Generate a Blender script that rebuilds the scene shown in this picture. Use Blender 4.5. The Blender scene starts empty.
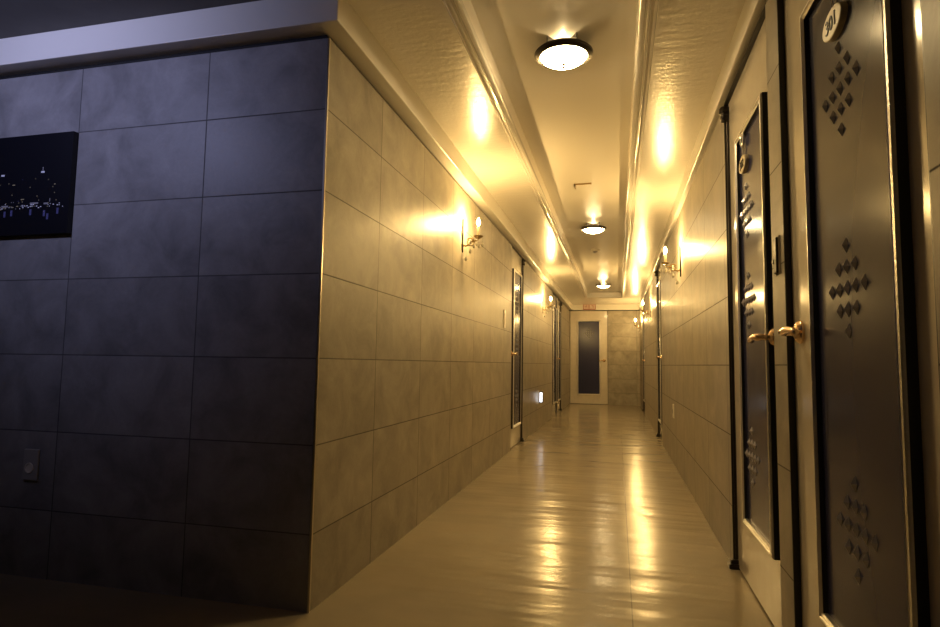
import bpy, bmesh, math, random
from mathutils import Vector, Matrix
random.seed(7)
PI = math.pi
S = bpy.context.scene
COL = S.collection

# ------------------------------------------------------------------ measures (metres)
XL, XR = -1.0133, 0.4745          # corridor wall faces
YC, YE = 1.894, 13.22             # wall corner, end wall
ZT = 2.022                        # top of the tiling
ZF, ZS = 2.047, 2.163             # fascia underside, soffit
ZR = 2.230                        # tray ceiling
RX0, RX1 = -0.541, 0.086          # tray opening
RY0, RY1 = 0.55, 11.58
Z0 = -0.0452                      # tile course offset
CAM_H = 0.8466

# ------------------------------------------------------------------ materials
def new_mat(name):
    m = bpy.data.materials.new(name); m.use_nodes = True
    nt = m.node_tree
    return m, nt, nt.nodes['Principled BSDF']

def plain(name, col, rough=.5, metal=0., coat=0., spec=.5, noise=0., nscale=30., bump=0., bscale=60.):
    m, nt, b = new_mat(name)
    b.inputs['Base Color'].default_value = (*col, 1)
    b.inputs['Roughness'].default_value = rough
    b.inputs['Metallic'].default_value = metal
    b.inputs['Coat Weight'].default_value = coat
    b.inputs['Coat Roughness'].default_value = .08
    b.inputs['Specular IOR Level'].default_value = spec
    tc = nt.nodes.new('ShaderNodeTexCoord')
    if noise:
        n = nt.nodes.new('ShaderNodeTexNoise'); n.inputs['Scale'].default_value = nscale
        n.inputs['Detail'].default_value = 4
        nt.links.new(tc.outputs['Object'], n.inputs['Vector'])
        r = nt.nodes.new('ShaderNodeMapRange')
        r.inputs['To Min'].default_value = 1 - noise; r.inputs['To Max'].default_value = 1 + noise
        r.inputs['From Min'].default_value = .3; r.inputs['From Max'].default_value = .7
        nt.links.new(n.outputs['Fac'], r.inputs['Value'])
        mx = nt.nodes.new('ShaderNodeVectorMath'); mx.operation = 'SCALE'
        mx.inputs[0].default_value = col
        nt.links.new(r.outputs['Result'], mx.inputs['Scale'])
        nt.links.new(mx.outputs['Vector'], b.inputs['Base Color'])
    if bump:
        n2 = nt.nodes.new('ShaderNodeTexNoise'); n2.inputs['Scale'].default_value = bscale
        n2.inputs['Detail'].default_value = 3
        nt.links.new(tc.outputs['Object'], n2.inputs['Vector'])
        bp = nt.nodes.new('ShaderNodeBump'); bp.inputs['Strength'].default_value = bump
        bp.inputs['Distance'].default_value = .01
        nt.links.new(n2.outputs['Fac'], bp.inputs['Height'])
        nt.links.new(bp.outputs['Normal'], b.inputs['Normal'])
    return m

def emit(name, col, strength):
    m, nt, b = new_mat(name)
    b.inputs['Base Color'].default_value = (.8, .8, .8, 1)
    b.inputs['Emission Color'].default_value = (*col, 1)
    b.inputs['Emission Strength'].default_value = strength
    return m

def tile_mat(name, axis, phase, col, rough=.42, vein=.27, bump=.12):
    """large format 600 x 300 stone tiles, stack bonded, thin dark joints"""
    m, nt, b = new_mat(name)
    N = nt.nodes.new; L = nt.links.new
    tc = N('ShaderNodeTexCoord'); sp = N('ShaderNodeSeparateXYZ')
    L(tc.outputs['Object'], sp.inputs[0])
    def math_(op, a, c=None, d=None):
        n = N('ShaderNodeMath'); n.operation = op
        for i, v in enumerate((a, c, d)):
            if v is None: continue
            if isinstance(v, (int, float)): n.inputs[i].default_value = v
            else: L(v, n.inputs[i])
        return n.outputs[0]
    def joint(co, ph, size):
        t = math_('DIVIDE', math_('SUBTRACT', co, ph), size)
        fr = math_('ABSOLUTE', math_('SUBTRACT', math_('FRACT', math_('ADD', t, .5)), .5))
        return math_('MULTIPLY', fr, size), math_('FLOOR', t)
    dv, iv = joint(sp.outputs['Z'], Z0, .3)
    du, iu = joint(sp.outputs[axis], phase, .6)
    dist = math_('MINIMUM', dv, du)
    mr = N('ShaderNodeMapRange'); mr.inputs['From Min'].default_value = .0008; mr.inputs['From Max'].default_value = .0032
    L(dist, mr.inputs['Value'])                      # 0 in the joint, 1 on the tile
    cell = N('ShaderNodeCombineXYZ'); L(iu, cell.inputs[0]); L(iv, cell.inputs[1])
    wn = N('ShaderNodeTexWhiteNoise'); L(cell.outputs[0], wn.inputs['Vector'])
    off = N('ShaderNodeVectorMath'); off.operation = 'MULTIPLY_ADD'
    L(wn.outputs['Color'], off.inputs[0]); off.inputs[1].default_value = (9, 9, 9); L(tc.outputs['Object'], off.inputs[2])
    n1 = N('ShaderNodeTexNoise'); n1.inputs['Scale'].default_value = 5.5; n1.inputs['Detail'].default_value = 7
    n1.inputs['Roughness'].default_value = .62; n1.inputs['Distortion'].default_value = .5
    L(off.outputs[0], n1.inputs['Vector'])
    n2 = N('ShaderNodeTexNoise'); n2.inputs['Scale'].default_value = 90; n2.inputs['Detail'].default_value = 4
    L(tc.outputs['Object'], n2.inputs['Vector'])
    f1 = N('ShaderNodeMapRange'); f1.inputs['From Min'].default_value = .3; f1.inputs['From Max'].default_value = .7
    f1.inputs['To Min'].default_value = 1 - vein; f1.inputs['To Max'].default_value = 1 + vein
    L(n1.outputs['Fac'], f1.inputs['Value'])
    f2 = math_('MULTIPLY_ADD', n2.outputs['Fac'], .16, .92)
    f3 = math_('MULTIPLY_ADD', wn.outputs['Value'], .12, .94)
    f = math_('MULTIPLY', math_('MULTIPLY', f1.outputs[0], f2), f3)
    jm = math_('MULTIPLY_ADD', mr.outputs[0], .68, .32)
    f = math_('MULTIPLY', f, jm)
    sc = N('ShaderNodeVectorMath'); sc.operation = 'SCALE'; sc.inputs[0].default_value = col
    L(f, sc.inputs['Scale']); L(sc.outputs[0], b.inputs['Base Color'])
    b.inputs['Specular IOR Level'].default_value = .32
    rr = math_('MULTIPLY_ADD', n1.outputs['Fac'], .2, rough - .1)
    rr = math_('ADD', rr, math_('MULTIPLY', math_('SUBTRACT', 1., mr.outputs[0]), .4))
    L(rr, b.inputs['Roughness'])
    h = math_('ADD', math_('MULTIPLY', n1.outputs['Fac'], .35), math_('MULTIPLY', n2.outputs['Fac'], .12))
    h = math_('ADD', h, math_('MULTIPLY', mr.outputs[0], .5))
    bp = N('ShaderNodeBump'); bp.inputs['Strength'].default_value = bump; bp.inputs['Distance'].default_value = .01
    L(h, bp.inputs['Height']); L(bp.outputs[0], b.inputs['Normal'])
    return m

def soffit_mat():
    """gloss oil paint brushed on by hand: fine streaks across the corridor"""
    m, nt, b = new_mat('glossy_ceiling_paint')
    N = nt.nodes.new; L = nt.links.new
    b.inputs['Base Color'].default_value = (.80, .76, .68, 1)
    b.inputs['Roughness'].default_value = .26
    b.inputs['Coat Weight'].default_value = .35; b.inputs['Coat Roughness'].default_value = .12
    tc = N('ShaderNodeTexCoord'); mp = N('ShaderNodeMapping'); mp.inputs['Scale'].default_value = (7, 26, 7)
    n = N('ShaderNodeTexNoise'); n.inputs['Scale'].default_value = 1.0; n.inputs['Detail'].default_value = 5
    n.inputs['Roughness'].default_value = .6
    L(tc.outputs['Object'], mp.inputs[0]); L(mp.outputs[0], n.inputs['Vector'])
    n3 = N('ShaderNodeTexNoise'); n3.inputs['Scale'].default_value = 48; n3.inputs['Detail'].default_value = 4
    L(tc.outputs['Object'], n3.inputs['Vector'])
    ad = N('ShaderNodeMath'); ad.operation = 'MULTIPLY_ADD'; ad.inputs[1].default_value = .45
    L(n3.outputs['Fac'], ad.inputs[0]); L(n.outputs['Fac'], ad.inputs[2])
    bp = N('ShaderNodeBump'); bp.inputs['Strength'].default_value = .20; bp.inputs['Distance'].default_value = .012
    L(ad.outputs[0], bp.inputs['Height']); L(bp.outputs[0], b.inputs['Normal'])
    return m

def floor_mat():
    m, nt, b = new_mat('beige_vinyl')
    N = nt.nodes.new; L = nt.links.new
    tc = N('ShaderNodeTexCoord'); sp = N('ShaderNodeSeparateXYZ'); L(tc.outputs['Object'], sp.inputs[0])
    n = N('ShaderNodeTexNoise'); n.inputs['Scale'].default_value = 2.2; n.inputs['Detail'].default_value = 6
    L(tc.outputs['Object'], n.inputs['Vector'])
    mr = N('ShaderNodeMapRange'); mr.inputs['From Min'].default_value = .3; mr.inputs['From Max'].default_value = .7
    mr.inputs['To Min'].default_value = .88; mr.inputs['To Max'].default_value = 1.1
    L(n.outputs['Fac'], mr.inputs['Value'])
    # welded seam that runs the length of the corridor
    a = N('ShaderNodeMath'); a.operation = 'SUBTRACT'; a.inputs[1].default_value = .046; L(sp.outputs['X'], a.inputs[0])
    ab = N('ShaderNodeMath'); ab.operation = 'ABSOLUTE'; L(a.outputs[0], ab.inputs[0])
    sm = N('ShaderNodeMapRange'); sm.inputs['From Min'].default_value = .0008; sm.inputs['From Max'].default_value = .003
    sm.inputs['To Min'].default_value = .55; sm.inputs['To Max'].default_value = 1
    L(ab.outputs[0], sm.inputs['Value'])
    mu = N('ShaderNodeMath'); mu.operation = 'MULTIPLY'; L(mr.outputs[0], mu.inputs[0]); L(sm.outputs[0], mu.inputs[1])
    sc = N('ShaderNodeVectorMath'); sc.operation = 'SCALE'; sc.inputs[0].default_value = (.30, .25, .17)
    L(mu.outputs[0], sc.inputs['Scale']); L(sc.outputs[0], b.inputs['Base Color'])
    b.inputs['Roughness'].default_value = .2
    b.inputs['Specular IOR Level'].default_value = .34
    mp = N('ShaderNodeMapping'); mp.inputs['Scale'].default_value = (1.6, 6.5, 1)
    n2 = N('ShaderNodeTexNoise'); n2.inputs['Scale'].default_value = 1; n2.inputs['Detail'].default_value = 2.5
    L(tc.outputs['Object'], mp.inputs[0]); L(mp.outputs[0], n2.inputs['Vector'])
    bp = N('ShaderNodeBump'); bp.inputs['Strength'].default_value = .27; bp.inputs['Distance'].default_value = .03
    L(n2.outputs['Fac'], bp.inputs['Height']); L(bp.outputs[0], b.inputs['Normal'])
    return m

WARM = (1.0, .64, .225)
TILE = (.315, .282, .225)
M = dict(
    tile_side=tile_mat('stone_tile_corridor', 'Y', YC + .515, TILE),
    tile_right=tile_mat('stone_tile_right', 'Y', 3.46, TILE),
    tile_lobby=tile_mat('stone_tile_lobby', 'X', -1.515, (.24, .232, .232), rough=.45, vein=.3),
    tile_end=tile_mat('stone_tile_end', 'X', -.19, TILE),
    dark=plain('shadow_gap_black', (.006, .006, .006), .8),  # shade of the gap above the tiling put in as black
    soffit=soffit_mat(),
    tray=plain('satin_ceiling_paint', (.80, .76, .68), .27, bump=.03, bscale=25),
    paint=plain('gloss_trim_paint', (.80, .77, .70), .18, coat=.4, bump=.10, bscale=90),
    fascia=plain('fascia_paint', (.80, .77, .70), .30, bump=.04, bscale=40),
    floor=floor_mat(),
    lobby_wall=plain('lobby_wall_paint', (.50, .49, .48), .7, noise=.05, nscale=6),
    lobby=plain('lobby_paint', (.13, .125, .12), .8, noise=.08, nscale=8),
    leaf=plain('cream_door_paint', (.64, .58, .48), .15, coat=.6, noise=.05, nscale=14, bump=.02, bscale=12),
    silver=plain('champagne_metal', (.78, .76, .72), .30, metal=.85, bump=.18, bscale=150),
    shade_lining=plain('shade_and_lining_black', (.008, .007, .006), .35),
    glass=plain('dark_violet_glass', (.036, .038, .088), .16, spec=.22, coat=0., bump=.015, bscale=9),
    stud=plain('bevelled_glass', (.66, .64, .66), .14, metal=.25, spec=.9),
    stud_far=plain('etched_glass', (.16, .155, .165), .2, spec=.6),
    brass=plain('polished_brass', (.85, .62, .40), .20, metal=1.),
    bronze=plain('dark_bronze', (.035, .028, .022), .32, metal=.75),
    plaque=plain('ivory_plaque', (.62, .53, .36), .35, noise=.05),
    ink=plain('dark_ink', (.02, .015, .01), .5),
    candle=plain('ivory_candle_sleeve', (.82, .74, .56), .45),
    gold=plain('antique_gold', (.42, .31, .15), .30, metal=1., bump=.15, bscale=200),
    crystal=plain('cut_crystal', (.92, .90, .84), .06, metal=.3),
    bulb=emit('candle_bulb_glow', WARM, 2950.),
    bowl=emit('frosted_bowl_glow', (1., .72, .34), 85.),
    spot_bulb=emit('added_bulb_glow', (1., .72, .34), 420.),
    night=emit('white_night_lamp', (.95, .95, 1.), 5.),
    plastic=plain('ivory_plastic', (.70, .66, .58), .35),
    grey=plain('grey_plastic', (.33, .32, .31), .4),
    black=plain('black_plastic', (.014, .013, .012), .3),
    signw=plain('pink_white_sign', (.74, .62, .55), .45),
    signr=plain('red_print', (.42, .10, .05), .5),
    print_black=plain('black_print', (.006, .006, .010), .32),
    print_white=plain('white_print', (.85, .85, .9), .4),
    print_grey=plain('grey_print', (.30, .29, .30), .4),
    print_gold=plain('yellow_print', (.45, .38, .2), .4),
    print_blue=plain('blue_print', (.09, .09, .22), .4),
    steel=plain('edge_trim_metal', (.62, .56, .46), .28, metal=1.),
)

# ------------------------------------------------------------------ mesh builder
class MB:
    def __init__(self): self.bm = bmesh.new(); self.mi = 0
    def _face(self, vs):
        f = self.bm.faces.new(vs); f.material_index = self.mi; return f
    def box(self, x0, x1, y0, y1, z0, z1):
        v = [self.bm.verts.new(p) for p in ((x0,y0,z0),(x1,y0,z0),(x1,y1,z0),(x0,y1,z0),(x0,y0,z1),(x1,y0,z1),(x1,y1,z1),(x0,y1,z1))]
        for q in ((3,2,1,0),(4,5,6,7),(0,1,5,4),(1,2,6,5),(2,3,7,6),(3,0,4,7)): self._face([v[i] for i in q])
        return self
    def quad(self, *pts):
        self._face([self.bm.verts.new(p) for p in pts]); return self
    def tube(self, pts, rad, seg=10, cap=True):
        pts = [Vector(p) for p in pts]; n = len(pts)
        rad = rad if isinstance(rad, (list, tuple)) else [rad]*n
        rings = []; ref = None
        for i, p in enumerate(pts):
            t = (pts[min(i+1, n-1)] - pts[max(i-1, 0)]).normalized()
            if ref is None:
                ref = Vector((0,0,1)) if abs(t.z) < .9 else Vector((1,0,0))
            a = (ref - t*ref.dot(t)).normalized(); ref = a; c = t.cross(a)
            rings.append([self.bm.verts.new(p + (a*math.cos(2*PI*k/seg) + c*math.sin(2*PI*k/seg))*rad[i]) for k in range(seg)])
        for r0, r1 in zip(rings, rings[1:]):
            for k in range(seg): self._face([r0[k], r0[(k+1)%seg], r1[(k+1)%seg], r1[k]])
        if cap: self._face(rings[0][::-1]); self._face(rings[-1])
        return self
    def lathe(self, prof, c=(0,0,0), axis='Z', seg=32):
        """prof: (radius, height) pairs, revolved round the axis through c"""
        c = Vector(c); rings = []
        def pt(r, h, a):
            if axis == 'Z': return c + Vector((r*math.cos(a), r*math.sin(a), h))
            if axis == 'Y': return c + Vector((r*math.cos(a), -h, r*math.sin(a)))
            return c + Vector((h, r*math.cos(a), r*math.sin(a)))
        for r, h in prof:
            rings.append([self.bm.verts.new(pt(r, h, 2*PI*k/seg)) for k in range(seg)] if r > 1e-6 else [self.bm.verts.new(pt(0, h, 0))])
        for r0, r1 in zip(rings, rings[1:]):
            for k in range(seg):
                k2 = (k+1) % seg
                if len(r0) == 1 and len(r1) == 1: continue
                if len(r0) == 1: self._face([r0[0], r1[k2], r1[k]])
                elif len(r1) == 1: self._face([r0[k], r0[k2], r1[0]])
                else: self._face([r0[k], r0[k2], r1[k2], r1[k]])
        return self
    def sweep(self, prof, path, closed=False):
        """prof: list of (a, z) ; path: list of (point, outward 2-D dir) with mitres already in the dir length"""
        rings = [[self.bm.verts.new((p[0]+d[0]*a, p[1]+d[1]*a, z)) for a, z in prof] for p, d in path]
        n = len(prof); pairs = list(zip(rings, rings[1:])) + ([(rings[-1], rings[0])] if closed else [])
        for r0, r1 in pairs:
            for k in range(n): self._face([r0[k], r0[(k+1)%n], r1[(k+1)%n], r1[k]])
        if not closed: self._face(rings[0][::-1]); self._face(rings[-1])
        return self
    def build(self, name, mats, parent=None, smooth=False, bevel=0., loc=None, seg=2):
        bmesh.ops.remove_doubles(self.bm, verts=self.bm.verts[:], dist=1e-6)
        bmesh.ops.recalc_face_normals(self.bm, faces=self.bm.faces[:])
        me = bpy.data.meshes.new(name); self.bm.to_mesh(me); self.bm.free()
        for m in (mats if isinstance(mats, (list, tuple)) else [mats]): me.materials.append(M[m])
        if smooth:
            for p in me.polygons: p.use_smooth = True
            me.set_sharp_from_angle(angle=math.radians(40))
        o = bpy.data.objects.new(name, me); COL.objects.link(o)
        if parent: o.parent = parent
        if loc: o.location = loc
        if bevel:
            md = o.modifiers.new('bevel', 'BEVEL'); md.width = bevel; md.segments = seg; md.limit_method = 'ANGLE'
        return o

def empty(name, loc, rz=0):
    o = bpy.data.objects.new(name, None); COL.objects.link(o)
    o.location = loc; o.rotation_euler = (0, 0, rz); o.empty_display_size = .1
    return o
def tag(o, label=None, cat=None, group=None, kind=None):
    for k, v in (('label', label), ('category', cat), ('group', group), ('kind', kind)):
        if v: o[k] = v
    return o
def struct(o, label, cat): return tag(o, label, cat, None, 'structure')
def children(o): return [c for c in bpy.data.objects if c.parent == o]
def copy_tree(o, parent=None):
    c = o.copy(); COL.objects.link(c)
    if parent: c.parent = parent
    for ch in children(o): copy_tree(ch, c)
    return c

# ------------------------------------------------------------------ the setting
DEP = .018                                    # door leaves sit this far behind the tiling
# (y0, y1) of every opening
L_OPEN = [(5.80, 6.57), (9.66, 10.43), (10.47, 11.24)]
R_OPEN = [(1.05, 1.885), (2.02, 2.80), (6.86, 7.62), (11.00, 11.78)]
G_OPEN = (-1.000, -.190)

mb = MB(); mb.box(-4.6, 1.2, -3.2, YE+.3, -.1, 0)
struct(mb.build('floor', 'floor'), 'shiny beige vinyl floor running the length of the corridor', 'floor')

def spans(lo, hi, opens):
    out = []; a = lo
    for o0, o1 in opens: out.append((a, o0)); a = o1
    out.append((a, hi)); return out
mb = MB()
for a, c in spans(YC, YE+.1, L_OPEN):
    y0 = a + (.0 if a > YC else .14)
    mb.mi = 0; mb.box(XL-.14, XL, y0, c, 0, ZT)
    mb.mi = 1; mb.box(XL-.14, XL-.02, y0, c, ZT, ZF+.02)
struct(mb.build('wall_left', ['tile_side', 'dark']), 'long wall of stone tiles on the left of the corridor', 'wall')
mb = MB(); mb.box(-4.6, XL, YC, YC+.14, 0, ZT); mb.mi = 1; mb.box(-4.6, XL-.02, YC+.02, YC+.14, ZT, ZF+.02)
ow = mb.build('wall_front', ['tile_lobby', 'dark'])
# the end face of this wall belongs to the corridor courses
ow.data.materials.append(M['tile_side'])
for p in ow.data.polygons:
    if p.normal.x > .9 and p.material_index == 0: p.material_index = 2
struct(ow, 'dark unlit stone tiled wall facing the viewer at left', 'wall')
mb = MB()
for a, c in spans(-3.2, YE+.1, R_OPEN):
    mb.mi = 0; mb.box(XR, XR+.14, a, c, 0, ZT)
    mb.mi = 1; mb.box(XR+.02, XR+.14, a, c, ZT, ZF+.02)
struct(mb.build('wall_right', ['tile_right', 'dark']), 'wall of stone tiles on the right between the doors', 'wall')
mb = MB()
mb.box(XL-.14, G_OPEN[0], YE, YE+.14, 0, ZT); mb.box(G_OPEN[1], XR, YE, YE+.14, 0, ZT)
mb.mi = 1; mb.box(XL-.14, G_OPEN[0], YE+.02, YE+.14, ZT, ZF+.02); mb.box(G_OPEN[1], XR, YE+.02, YE+.14, ZT, ZF+.02)
struct(mb.build('wall_end', ['tile_end', 'dark']), 'stone tiled wall closing the far end of the corridor', 'wall')
mb = MB(); mb.box(-4.6, XR+.14, -3.3, -3.2, 0, ZS)
struct(mb.build('wall_back', 'lobby_wall'), 'plain lobby wall behind the viewer', 'wall')
mb = MB(); mb.box(-4.7, -4.6, -3.3, YC+.14, 0, ZS)
struct(mb.build('wall_side', 'lobby_wall'), 'plain lobby wall at the far left', 'wall')

# ceiling: gloss soffits, tray with sloping sides
mb = MB(); XO = XR + .14
mb.box(XL, RX0, -3.3, YE+.14, ZS, ZS+.05)
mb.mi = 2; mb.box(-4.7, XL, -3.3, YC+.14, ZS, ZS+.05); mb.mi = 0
mb.box(XL-.14, XL, YC+.14, YE+.14, ZS, ZS+.05)
mb.box(RX1, XO, -3.3, YE+.14, ZS, ZS+.05)
mb.box(RX0, RX1, -3.3, RY0, ZS, ZS+.05)
mb.box(RX0, RX1, RY1, YE+.14, ZS, ZS+.05)
mb.mi = 1; i = .004
b0 = [(RX0,RY0,ZS),(RX1,RY0,ZS),(RX1,RY1,ZS),(RX0,RY1,ZS)]
t0 = [(RX0+i,RY0+i,ZR),(RX1-i,RY0+i,ZR),(RX1-i,RY1-i,ZR),(RX0+i,RY1-i,ZR)]
bo = [(x, y, ZS+.05) for x, y, z in ((RX0-.03,RY0-.03,0),(RX1+.03,RY0-.03,0),(RX1+.03,RY1+.03,0),(RX0-.03,RY1+.03,0))]
for k in range(4): mb.quad(b0[k], b0[(k+1)%4], t0[(k+1)%4], t0[k])
mb.quad(*t0)
struct(mb.build('ceiling', ['soffit', 'tray', 'lobby']), 'glossy cream soffits with a raised tray down the middle of the corridor', 'ceiling')

# moulding round the tray opening (beaded ogee), one length per side
prof = [(.0, ZS), (.0, ZS-.026), (.006, ZS-.032), (.016, ZS-.033), (.022, ZS-.027), (.026, ZS-.027), (.030, ZS-.031),
        (.036, ZS-.029), (.040, ZS-.020), (.044, ZS-.019), (.052, ZS-.022), (.060, ZS-.016), (.066, ZS-.008), (.068, ZS)]
def mould(name, p0, p1, d0, d1, label):
    m_ = MB(); m_.sweep(prof, [(p0, d0), (p1, d1)])
    return struct(m_.build(name, 'paint', smooth=True), label, 'moulding')
mould('trim_1', (RX0,RY0), (RX0,RY1), (-1,-1), (-1,1), 'beaded ceiling moulding along the left edge of the raised tray')
mould('trim_2', (RX1,RY0), (RX1,RY1), (1,-1), (1,1), 'beaded ceiling moulding along the right edge of the raised tray')
mould('trim_3', (RX0,RY1), (RX1,RY1), (-1,1), (1,1), 'short beaded moulding across the far end of the ceiling tray')
# fascias under the soffit
BO = .0616
mb = MB()
pr = [(0, ZF), (BO, ZF), (BO, ZS), (0, ZS)]
mb.sweep([(-.1, ZF), (BO, ZF), (BO, ZS), (-.1, ZS)], [((-4.6, YC), (0, -1)), ((XL, YC), (1, -1)), ((XL, YE+.05), (1, 0))])
struct(mb.build('trim_4', 'fascia', bevel=.003), 'painted fascia board above the left tiling, turning the corner', 'fascia')
mb = MB(); mb.box(XR-.020, XR+.1, -3.2, YE+.05, ZF, ZS)
struct(mb.build('trim_5', 'fascia', bevel=.003), 'painted fascia board above the right tiling and doors', 'fascia')
mb = MB(); mb.box(XL+BO, XR-.02, YE-.006, YE+.1, ZF-.006, ZS)
struct(mb.build('trim_6', 'fascia', bevel=.002), 'painted fascia board above the far end door', 'fascia')
mb = MB(); mb.box(XL-.006, XL+.003, YC-.003, YC+.006, 0, ZT)
struct(mb.build('trim_7', 'steel', bevel=.002), 'thin metal edge strip on the corner of the left wall', 'trim')

# ------------------------------------------------------------------ doors
def text_mesh(body, size, name, mat, parent, loc, depth=.0012):
    cu = bpy.data.curves.new(name, 'FONT'); cu.body = body; cu.size = size; cu.extrude = depth
    cu.align_x = 'CENTER'; cu.align_y = 'CENTER'
    tmp = bpy.data.objects.new('tmp', cu); COL.objects.link(tmp)
    bpy.context.view_layer.update()
    me = bpy.data.meshes.new_from_object(tmp.evaluated_get(bpy.context.evaluated_depsgraph_get()))
    bpy.data.objects.remove(tmp)
    me.transform(Matrix.Rotation(PI/2, 4, 'X'))
    me.materials.clear(); me.materials.append(M[mat])
    o = bpy.data.objects.new(name, me); COL.objects.link(o); o.parent = parent; o.location = loc
    return o

def stud_mesh():
    m_ = MB(); w, h, d = .0080, .0175, .009
    pts = [(-w,0,0),(0,0,-h),(w,0,0),(0,0,h)]; ap = (0,-d,0)
    for k in range(4): m_.quad(pts[k], pts[(k+1)%4], ap)
    m_.quad(*pts[::-1])
    o = m_.build('bevelled_stud', 'stud'); me = o.data; bpy.data.objects.remove(o); return me
STUD = stud_mesh()
DIAMOND = [(0,2),(-1,1),(0,1),(1,1),(-2,0),(-1,0),(0,0),(1,0),(2,0),(-1,-1),(0,-1),(1,-1),(0,-2)]

def make_door(n, centre, rz, w, handle, label, number=None, studs='full', post=True, gw=.25, gc=0., gz=(.20, 1.815), sc=None, sz=(1.475, 1.045, .515), pz=1.65):
    """local x across the door (right as seen from the corridor), y into the wall, z up; handle 'L' or 'R'"""
    t = empty('door_%d' % n, centre, rz); struct(t, label, 'door')
    hw = w/2 - .006; zt = 2.024; zb = .008; g0, g1, gz0, gz1 = gc-gw, gc+gw, gz[0], gz[1]
    sc = gc if sc is None else sc
    m_ = MB(); mw = .004
    xs = (-hw, g0+mw, g1-mw, hw); zs = (zb, gz0+mw, gz1-mw, zt)
    m_.box(xs[0], xs[1], DEP, DEP+.042, zb, zt); m_.box(xs[2], xs[3], DEP, DEP+.042, zb, zt)
    m_.box(xs[1], xs[2], DEP, DEP+.042, zb, zs[1]); m_.box(xs[1], xs[2], DEP, DEP+.042, zs[2], zt)
    m_.build('leaf', 'leaf', t)
    m_ = MB(); m_.box(g0+.01, g1-.01, DEP-.010, DEP+.006, gz0+.01, gz1-.01)
    m_.build('glass_panel', 'glass', t)
    # raised moulding that holds the glass: outer slope, beaded top, steep inner side
    m_ = MB()
    pf = [(0, DEP+.010), (0, DEP-.018), (.004, DEP-.024), (.010, DEP-.025), (.013, DEP-.021), (.018, DEP-.024), (.022, DEP-.020), (.024, DEP+.010)]
    cs = [(g0, gz0, 1, 1), (g1, gz0, -1, 1), (g1, gz1, -1, -1), (g0, gz1, 1, -1)]
    rings = [[m_.bm.verts.new((x+sx*a, y, z+sz*a)) for a, y in pf] for x, z, sx, sz in cs]
    for k in range(4):
        r0, r1 = rings[k], rings[(k+1) % 4]
        for j in range(len(pf)):
            m_.mi = 1 if j in (0, 6) and k != 0 else 0     # shade of the flanks painted black, lit bottom flank left metal; metal crown
            m_._face([r0[j], r0[(j+1) % len(pf)], r1[(j+1) % len(pf)], r1[j]])
    m_.build('glass_moulding', ['silver', 'shade_lining'], t, smooth=True)
    # handle
    s = -1 if handle == 'L' else 1
    hx = s*(hw - .074)
    hz = .945
    m_ = MB(); m_.lathe([(0, 0), (.032, 0), (.032, .006), (.026, .013), (.015, .018), (.0, .019)], (hx, DEP, hz), 'Y', 24)
    ho = m_.build('handle', 'brass', t, smooth=True)
    m_ = MB(); y = DEP-.05
    m_.tube([(hx, DEP-.012, hz), (hx, DEP-.035, hz), (hx-s*.004, y+.004, hz), (hx-s*.014, y, hz), (hx-s*.05, y, hz+.003), (hx-s*.09, y+.002, hz), (hx-s*.112, y+.004, hz-.006), (hx-s*.118, y+.006, hz-.007)],
            [.011, .011, .0125, .012, .010, .0095, .011, .007], 12)
    m_.build('lever', 'brass', ho, smooth=True)
    # black lining of the opening
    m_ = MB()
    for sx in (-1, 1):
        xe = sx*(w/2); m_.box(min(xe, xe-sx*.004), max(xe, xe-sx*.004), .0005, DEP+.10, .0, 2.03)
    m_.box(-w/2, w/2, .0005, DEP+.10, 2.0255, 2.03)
    m_.build('jamb_lining', 'shade_lining', t)
    # pivot post on the hinge side
    if post:
        px = -s*(w/2 - .008)
        m_ = MB(); m_.tube([(px, .016, .04), (px, .014, 2.0)], .008, 12)
        po = m_.build('hinge_post', 'bronze', t, smooth=True)
        m_ = MB(); m_.lathe([(0, 1.945), (.016, 1.947), (.017, 1.956), (.020, 1.960), (.020, 1.970), (.015, 1.974), (.015, 1.982), (.024, 1.987), (.024, 2.004), (.018, 2.012), (0, 2.014)], (px, .002, 0), 'Z', 20)
        m_.build('pivot_cap', 'bronze', po, smooth=True)
        m_ = MB(); m_.box(px-.024, px+.024, -.020, .030, 0.0, .020); m_.box(px-.016, px+.016, -.012, .028, .020, .036)
        m_.build('floor_pivot', 'bronze', po, bevel=.003)
    if studs:
        yb = DEP-.010
        for cz in sz:
            for a, c in DIAMOND:
                if studs == 'full':
                    o = bpy.data.objects.new('bevelled_stud', STUD); COL.objects.link(o)
                    o.parent = t; o.location = (sc+a*.0465, yb, cz+c*.0465)
                    o.scale = (.95+.1*random.random(), 1, .95+.1*random.random())
        if studs == 'small':
            m_ = MB(); w2, h2, d2 = .016, .024, .008
            for cz in sz:
                for a, c in DIAMOND:
                    x, z = sc+a*.045, cz+c*.047
                    p4 = [(x-w2,yb,z),(x,yb,z-h2),(x+w2,yb,z),(x,yb,z+h2)]
                    for k in range(4): m_.quad(p4[k], p4[(k+1)%4], (x, yb-d2, z))
            m_.build('facet_pattern', 'stud_far', t)
    if number:
        yb = DEP-.010
        m_ = MB(); N = 28; ring = [(.060*math.cos(2*PI*k/N), .033*math.sin(2*PI*k/N)) for k in range(N)]
        fr = [m_.bm.verts.new((sc+x, yb-.014, pz+z)) for x, z in ring]; bk = [m_.bm.verts.new((sc+x, yb, pz+z)) for x, z in ring]
        m_._face(fr)
        for k in range(N): m_._face([fr[k], bk[k], bk[(k+1)%N], fr[(k+1)%N]])
        pl = m_.build('number_plaque', 'plaque', t, bevel=.003)
        text_mesh(number, .047, 'numeral', 'ink', pl, (sc, yb-.0145, pz-.002))
        m_ = MB(); m_.tube([(sc-.02, yb-.006, pz+.028), (sc-.004, yb-.006, pz+.085)], .0022, 8)
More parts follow.
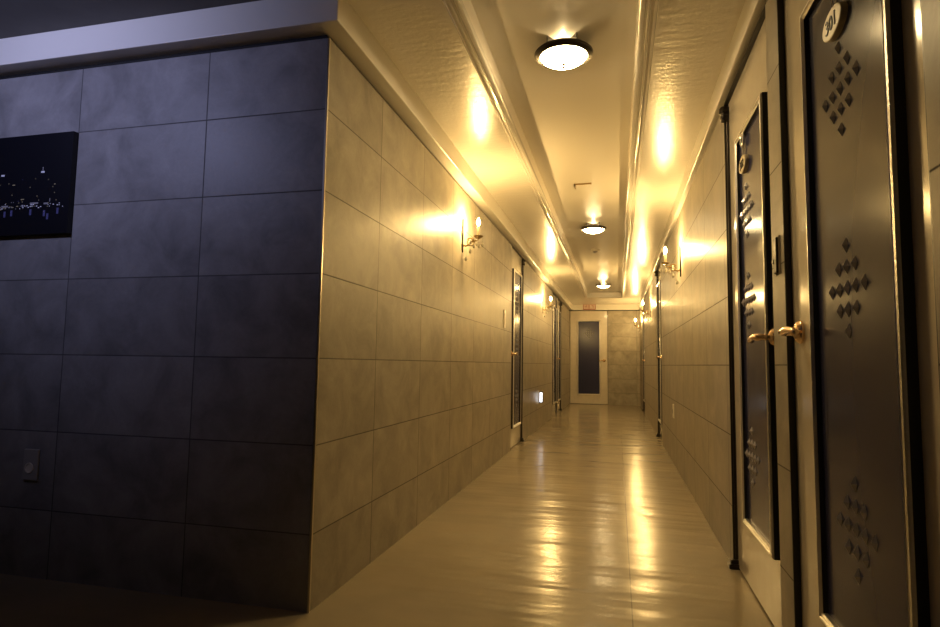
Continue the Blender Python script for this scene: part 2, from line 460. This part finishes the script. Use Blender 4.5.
        m_.build('hanger_wire', 'stud', pl, smooth=True)
        m_ = MB(); cz = pz+.095
        m_.tube([(sc+.022*math.cos(a), yb-.010, cz+.022*math.sin(a)) for a in [2*PI*k/20 for k in range(21)]], .005, 8)
        m_.build('hook_ring', 'stud', pl, smooth=True)
    return t

def right_door(n, o, handle, label, **k):
    return make_door(n, (XR, (o[0]+o[1])/2, 0), -PI/2, o[1]-o[0], handle, label, **k)
def left_door(n, o, handle, label, **k):
    return make_door(n, (XL, (o[0]+o[1])/2, 0), PI/2, o[1]-o[0], handle, label, **k)
right_door(1, R_OPEN[0], 'L', 'nearest cream door on the right with dark glass and numeral 301', number='301', post=False, gw=.247, gc=.064, gz=(.245, 1.766), sc=.0415, sz=(1.464, 1.02, .513), pz=1.617)
right_door(2, R_OPEN[1], 'R', 'cream door with dark glass beside the black wall slot, second on the right', number='302', gw=.2265, gc=.09, gz=(.247, 1.763), sc=.0, sz=(1.442, 1.098, .519), pz=1.622)
right_door(3, R_OPEN[2], 'R', 'narrow looking right hand door just past the right candle sconce', studs='small')
right_door(4, R_OPEN[3], 'R', 'farthest door on the right wall, seen edge on', studs='small')
left_door(5, L_OPEN[0], 'L', 'nearest door on the left wall, before the lit night lamp', studs='small')
left_door(6, L_OPEN[1], 'R', 'left wall door just beyond the lit night lamp', studs='small', post=False)
left_door(7, L_OPEN[2], 'L', 'farthest door on the left wall, next to the end door', studs='small')
make_door(8, ((G_OPEN[0]+G_OPEN[1])/2, YE, 0), 0, G_OPEN[1]-G_OPEN[0], 'R', 'cream door with tall dark glass closing the far end of the corridor', studs='small', post=False, gw=.245, sz=(1.53,))

# ------------------------------------------------------------------ candle sconces
def make_sconce():
    """local y into the wall (0 at the tiling), z 0 at the bottom of the plate"""
    t = empty('wall_sconce', (0, 0, 0))
    m_ = MB()
    out = [(0,0),(.012,.015),(.020,.05),(.014,.085),(.024,.12),(.016,.165),(.008,.205),(0,.235)]
    left = [(-x, z) for x, z in out[1:-1]][::-1]; ring = out + left
    f = [m_.bm.verts.new((x*.75, -.009, z)) for x, z in ring]; b_ = [m_.bm.verts.new((x, 0, z)) for x, z in ring]
    m_._face(f)
    for k in range(len(ring)): m_._face([f[k], b_[k], b_[(k+1)%len(ring)], f[(k+1)%len(ring)]])
    m_.build('wall_plate', 'bronze', t, bevel=.002)
    m_ = MB()
    m_.tube([(0,-.006,.055), (0,-.025,.045), (0,-.045,.052), (0,-.062,.072), (0,-.085,.078), (0,-.105,.080), (0,-.112,.092)], [.006,.006,.0055,.005,.005,.005,.006], 10)
    m_.tube([(0, -.058+.030*math.cos(a)*(1-i_*.018), .070+.030*math.sin(a)*(1-i_*.018)) for i_, a in enumerate([.6+2*PI*k/16 for k in range(24)])], .0035, 8)
    m_.build('arm', 'gold', t, smooth=True)
    m_ = MB(); m_.lathe([(0,.004),(.006,.006),(.009,.012),(.006,.018),(0,.020)], (0,-.058,.058), 'Z', 8)
    for k in range(6):
        a = 2*PI*k/6; m_.lathe([(0,-.009),(.006,-.003),(.006,.003),(0,.009)], (.016*math.cos(a), -.058, .068+.016*math.sin(a)), 'Z', 6)
    m_.build('crystal_rosette', 'crystal', t)
    m_ = MB(); m_.lathe([(0,.090),(.010,.092),(.020,.098),(.031,.106),(.034,.110),(.030,.110),(.016,.104),(.0,.103)], (0,-.112,0), 'Z', 20)
    m_.build('drip_cup', 'gold', t, smooth=True)
    m_ = MB(); m_.lathe([(0,.103),(.0105,.103),(.0105,.178),(.009,.183),(0,.184)], (0,-.112,0), 'Z', 18)
    m_.build('candle_sleeve', 'candle', t, smooth=True)
    m_ = MB(); m_.lathe([(0,.183),(.006,.185),(.0115,.196),(.0125,.204),(.0095,.215),(.005,.225),(.0015,.232),(0,.233)], (0,-.112,0), 'Z', 10)
    m_.build('flame_bulb', 'bulb', t, smooth=True)
    drops = [(.030,-.112,.098),(-.030,-.112,.098),(0,-.142,.098),(0,-.084,.092),(0,-.058,.040),(0,-.030,.030)]
    for k, (x, y, z) in enumerate(drops):
        ln = .030 if k < 4 else (.012 if k == 4 else .055)
        m_ = MB(); m_.tube([(x,y,z+.006), (x,y,z-ln)], .0011, 6)
        m_.lathe([(0,.003),(.005,-.004),(.0115,-.017),(.010,-.026),(0,-.038)], (x,y,z-ln), 'Z', 8)
        m_.build('crystal_drop', 'crystal', t)
    return t
sc0 = make_sconce()
SC = [('L', 3.84, 1.588, 'candle wall sconce with crystal drops on the left wall, nearest the dark corner'),
      ('R', 4.72, 1.522, 'candle wall sconce with crystal drops on the right wall, nearest the viewer'),
      ('L', 8.35, 1.560, 'small candle sconce above the lit night lamp on the left wall'),
      ('R', 8.9, 1.54, 'candle sconce on the right wall just beyond the third door'),
      ('R', 12.35, 1.55, 'farthest candle sconce, on the right wall near the end door')]
for k, (side, y, z, lab) in enumerate(SC):
    o = sc0 if k == 0 else copy_tree(sc0)
    o.location = (XL if side == 'L' else XR, y, z); o.rotation_euler = (0, 0, PI/2 if side == 'L' else -PI/2)
    tag(o, lab, 'wall sconce', 'candle sconces along the corridor')

# ------------------------------------------------------------------ ceiling lamps
def make_lamp():
    """z 0 at the ceiling, hanging down"""
    t = empty('ceiling_lamp', (0, 0, 0))
    m_ = MB(); m_.lathe([(0,0),(.040,0),(.040,-.004),(.014,-.008),(.012,-.044),(.120,-.044),(.120,-.050),(0,-.050)], seg=32)
    for sx in (-1, 1):                                   # two upright vanes added to cut the light into a fan on the ceiling
        a = math.radians(-90 + sx*34); c_, s_ = math.cos(a), math.sin(a)
        p = [(c_*r_, s_*r_) for r_ in (.010, .122)]; q = (-s_*.002, c_*.002)
        v = [(p[0][0]+q[0],p[0][1]+q[1]),(p[1][0]+q[0],p[1][1]+q[1]),(p[1][0]-q[0],p[1][1]-q[1]),(p[0][0]-q[0],p[0][1]-q[1])]
        for i_ in range(4):
            j_ = (i_+1) % 4; m_.quad((*v[i_],-.045),(*v[j_],-.045),(*v[j_],-.001),(*v[i_],-.001))
        m_.quad(*[(*w_,-.001) for w_ in v]); m_.quad(*[(*w_,-.045) for w_ in v[::-1]])
    m_.build('canopy', 'bronze', t, smooth=True)
    m_ = MB(); m_.lathe([(.112,-.050),(.118,-.040),(.132,-.038),(.140,-.046),(.138,-.056),(.128,-.062),(.116,-.066),(.110,-.060),(.112,-.050)], seg=48)
    m_.build('rim', 'bronze', t, smooth=True)
    m_ = MB(); m_.lathe([(.114,-.056),(.106,-.068),(.088,-.080),(.060,-.090),(.030,-.095),(0,-.0965)], seg=40)
    m_.lathe([(.114,-.056),(.060,-.055),(0,-.055)], seg=40)
    m_.build('glass_bowl', 'bowl', t, smooth=True)
    m_ = MB(); m_.lathe([(0,-.094),(.010,-.096),(.008,-.101),(.005,-.104),(.008,-.110),(.006,-.117),(0,-.120)], seg=16)
    m_.build('finial', 'brass', t, smooth=True)
    m_ = MB(); m_.lathe([(0,-.018),(.005,-.021),(.007,-.028),(.005,-.036),(0,-.040)], (0,-.045,0), seg=10)
    m_.build('bulb', 'spot_bulb', t, smooth=True)  # extra bulb added to throw a bright spot on the ceiling
    return t
lamp0 = make_lamp()
for k, (y, lab) in enumerate([(2.50, 'round ceiling lamp with bronze rim nearest the viewer'),
                              (5.90, 'round ceiling lamp with bronze rim between the hatch plate and smoke detector'),
                              (10.2, 'round ceiling lamp farthest away, at the end of the tray')]):
    o = lamp0 if k == 0 else copy_tree(lamp0)
    o.location = (-.218, y, ZR); o.scale = (.90,)*3; tag(o, lab, 'ceiling lamp', 'round lamps along the ceiling tray')

t = empty('smoke_detector', (-.25, 7.23, ZR)); tag(t, 'small round smoke detector on the tray ceiling beyond the second lamp', 'smoke detector')
m_ = MB(); m_.lathe([(0,0),(.050,0),(.050,-.012),(.044,-.020),(0,-.020)], seg=28); m_.build('base', 'plastic', t, smooth=True)
m_ = MB(); m_.lathe([(0,-.020),(.030,-.020),(.027,-.034),(.016,-.042),(0,-.043)], seg=24); m_.build('sensor_head', 'grey', t, smooth=True)
t = empty('hatch_plate', (-.248, 4.58, ZR)); tag(t, 'small rectangular plate set in the tray ceiling before the second lamp', 'ceiling plate')
m_ = MB(); m_.box(-.058,.058,-.05,.05,-.008,0); m_.build('plate', 'tray', t, bevel=.002)
m_ = MB(); m_.box(-.066,-.059,-.058,.058,-.011,0); m_.box(-.066,.066,-.058,-.051,-.011,0); m_.build('edge_frame', 'gold', t)

# ------------------------------------------------------------------ small things on the walls
# picture on the dark wall: night skyline print
t = empty('wall_picture', (-2.50, YC, 1.337)); tag(t, 'black night skyline print of distant city lights on the dark tiled wall', 'picture')
W2, H2 = .385, .415
m_ = MB(); NX, NZ = 220, 120
m_.quad((-W2,0,0),(W2,0,0),(W2,0,H2),(-W2,0,H2))
grid = [[m_.bm.verts.new((-W2+2*W2*i_/NX, -.022, H2*j_/NZ)) for i_ in range(NX+1)] for j_ in range(NZ+1)]
rnd = random.Random(3); ink = {}
def dab(mi, u, v, w=1, h=1):
    for a in range(w):
        for c in range(h): ink[(int(u)+a, int(v)+c)] = mi
for k in range(120):                                   # the lit waterfront
    dab(rnd.choice((1,1,2,4)), rnd.uniform(5, NX-8), 34+rnd.gauss(0, 1.2)+(3 if rnd.random() < .2 else 0), 1+(rnd.random() < .5))
for k in range(40): dab(rnd.choice((2,2,3)), rnd.uniform(5, NX-6), rnd.uniform(38, 68))
for k in range(16): dab(3, rnd.uniform(5, NX-12), rnd.uniform(14, 24), 3, 7)
for u_, v_, w_, h_, mi in ((177,73,5,2,1),(179,75,1,5,4),(118,72,5,2,1),(80,66,5,2,1),(136,60,4,1,2),(197,58,2,1,2),(192,38,1,4,4),(150,42,5,1,2),(164,36,12,2,4),(184,35,6,2,4),(122,34,10,2,4),(60,35,9,2,4)): dab(mi, u_, v_, w_, h_)
for j_ in range(NZ):
    for i_ in range(NX):
        m_.mi = ink.get((i_, j_), 0)
        m_._face([grid[j_][i_], grid[j_][i_+1], grid[j_+1][i_+1], grid[j_+1][i_]])
m_.mi = 0
for (xa, za), (xb, zb_) in (((-W2,0),(W2,0)),((W2,0),(W2,H2)),((W2,H2),(-W2,H2)),((-W2,H2),(-W2,0))):
    m_.quad((xa,-.022,za),(xb,-.022,zb_),(xb,0,zb_),(xa,0,za))
m_.build('canvas', ['print_black', 'print_white', 'print_gold', 'print_blue', 'print_grey'], t)

t = empty('power_outlet', (-2.226, YC, .425)); tag(t, 'wall socket low on the dark tiled wall below the picture', 'power outlet')
m_ = MB(); m_.box(-.036,.036,-.008,0,-.060,.060); m_.build('cover_plate', 'grey', t, bevel=.003)
m_ = MB(); m_.lathe([(0,.008),(.020,.008),(.020,.011),(.016,.011),(.015,.0085),(0,.0085)], (-.004,0,-.012), 'Y', 24); m_.build('socket', 'plastic', t, smooth=True)

t = empty('light_switch', (XL, 5.41, 1.175), PI/2); tag(t, 'slim light switch plate on the left wall beside the nearest left door', 'light switch')
m_ = MB(); m_.box(-.036,.036,-.009,0,0,.165); m_.build('cover_plate', 'plastic', t, bevel=.003)
for z0, z1 in ((.03,.08),(.085,.135)):
    m_ = MB(); m_.box(-.02,.02,-.014,-.008,z0,z1); m_.build('rocker', 'plastic', t, bevel=.002)

t = empty('power_outlet', (XR, 5.46, .40), -PI/2); tag(t, 'ivory wall socket low on the right wall before the third door', 'power outlet')
m_ = MB(); m_.box(-.036,.036,-.009,0,0,.12); m_.build('cover_plate', 'plastic', t, bevel=.003)
m_ = MB(); m_.lathe([(0,.009),(.02,.009),(.02,.011),(.015,.011),(0,.009)], (0,0,.06), 'Y', 20); m_.build('socket', 'grey', t, smooth=True)

t = empty('card_slot', (XR, 1.945, 1.13), -PI/2); tag(t, 'tall black door bell unit on the tile strip between the two near doors', 'door bell')
m_ = MB(); m_.box(-.017,.017,-.011,0,0,.108); m_.build('housing', 'black', t, bevel=.003)
m_ = MB(); m_.box(-.023,-.018,-.005,0,-.004,.112); m_.box(.018,.023,-.005,0,-.004,.112); m_.build('side_frame', 'steel', t)
m_ = MB(); m_.lathe([(0,.014),(.009,.014),(.008,.017),(0,.018)], (0,0,.035), 'Y', 16); m_.build('button', 'grey', t, smooth=True)

t = empty('wall_night_lamp', (XL, 7.93, .335), PI/2); tag(t, 'small wall box with a glowing white side, low on the left wall', 'night lamp')
m_ = MB(); m_.box(-.05,.07,-.006,0,-.015,.165); m_.build('back_plate', 'plastic', t, bevel=.002)
m_ = MB(); m_.box(-.01,.05,-.056,-.006,0,.15); m_.build('housing', 'black', t, bevel=.003)
m_ = MB(); m_.box(-.013,-.010,-.050,-.022,.014,.138); m_.build('lit_panel', 'night', t)

t = empty('door_sign', (-.582, YE-.006, ZF+.001)); tag(t, 'small white sign with red border and red marks above the end door', 'sign')
m_ = MB(); m_.box(-.135,.135,-.008,0,0,.122); m_.build('board', 'signw', t)
m_ = MB(); y0, y1 = -.0095, -.008
m_.box(-.135,.135,y0,y1,.112,.122); m_.box(-.135,.135,y0,y1,0,.020); m_.box(-.135,-.123,y0,y1,.020,.112); m_.box(.123,.135,y0,y1,.020,.112)
m_.build('border', 'signr', t)
def glyph(*boxes):
    g = MB()
    for b_ in boxes: g.box(b_[0], b_[1], y0, y1, b_[2], b_[3])
    g.build('red_character', 'signr', t)
glyph((-.098,-.091,.055,.098), (-.070,-.063,.055,.098), (-.098,-.063,.055,.061), (-.098,-.063,.074,.080), (-.054,-.047,.045,.102))
glyph((-.024,-.017,.066,.100), (.002,.009,.066,.100), (-.024,.009,.092,.099), (-.026,.012,.060,.066), (-.010,-.003,.040,.060), (-.030,.016,.036,.042))
glyph((.044,.078,.092,.099), (.071,.078,.050,.099), (.092,.099,.036,.102))

# ------------------------------------------------------------------ light of the lobby: a cool spotlight washing the dark wall
sd = bpy.data.lights.new('lobby_spotlight', 'SPOT'); sd.energy = 33; sd.color = (.54, .57, 1.)
sd.spot_size = math.radians(124); sd.spot_blend = 1.; sd.shadow_soft_size = .06
so = bpy.data.objects.new('lobby_spotlight', sd); COL.objects.link(so)
so.location = (-2.2, .80, 2.06)
so.rotation_euler = (Vector((-2.15, YC, 1.93)) - so.location).to_track_quat('-Z', 'Y').to_euler()

w = bpy.data.worlds.new('world'); S.world = w; w.use_nodes = True
w.node_tree.nodes['Background'].inputs[0].default_value = (.5, .55, .8, 1)
w.node_tree.nodes['Background'].inputs[1].default_value = .0

# ------------------------------------------------------------------ camera
YAW, PITCH, ROLL, FPX = .2427, .0831, .0152, 595.018
fw = Vector((-math.sin(YAW)*math.cos(PITCH), math.cos(YAW)*math.cos(PITCH), math.sin(PITCH)))
r0 = Vector((math.cos(YAW), math.sin(YAW), 0)); u0 = r0.cross(fw)
r = math.cos(ROLL)*r0 + math.sin(ROLL)*u0; u = -math.sin(ROLL)*r0 + math.cos(ROLL)*u0
cd = bpy.data.cameras.new('camera'); co = bpy.data.objects.new('camera', cd); COL.objects.link(co)
mt = Matrix((r, u, -fw)).transposed().to_4x4(); mt.translation = (0, 0, CAM_H)
co.matrix_world = mt
cd.sensor_width = 36; cd.lens = FPX/940*36; cd.clip_start = .02
S.camera = co

S.view_settings.view_transform = 'Standard'; S.view_settings.look = 'None'
S.view_settings.exposure = 0; S.view_settings.gamma = 1
S.view_settings.use_curve_mapping = False
S.cycles.use_denoising = True
S.cycles.max_bounces = 12; S.cycles.diffuse_bounces = 6; S.cycles.glossy_bounces = 5
S.cycles.sample_clamp_indirect = 6
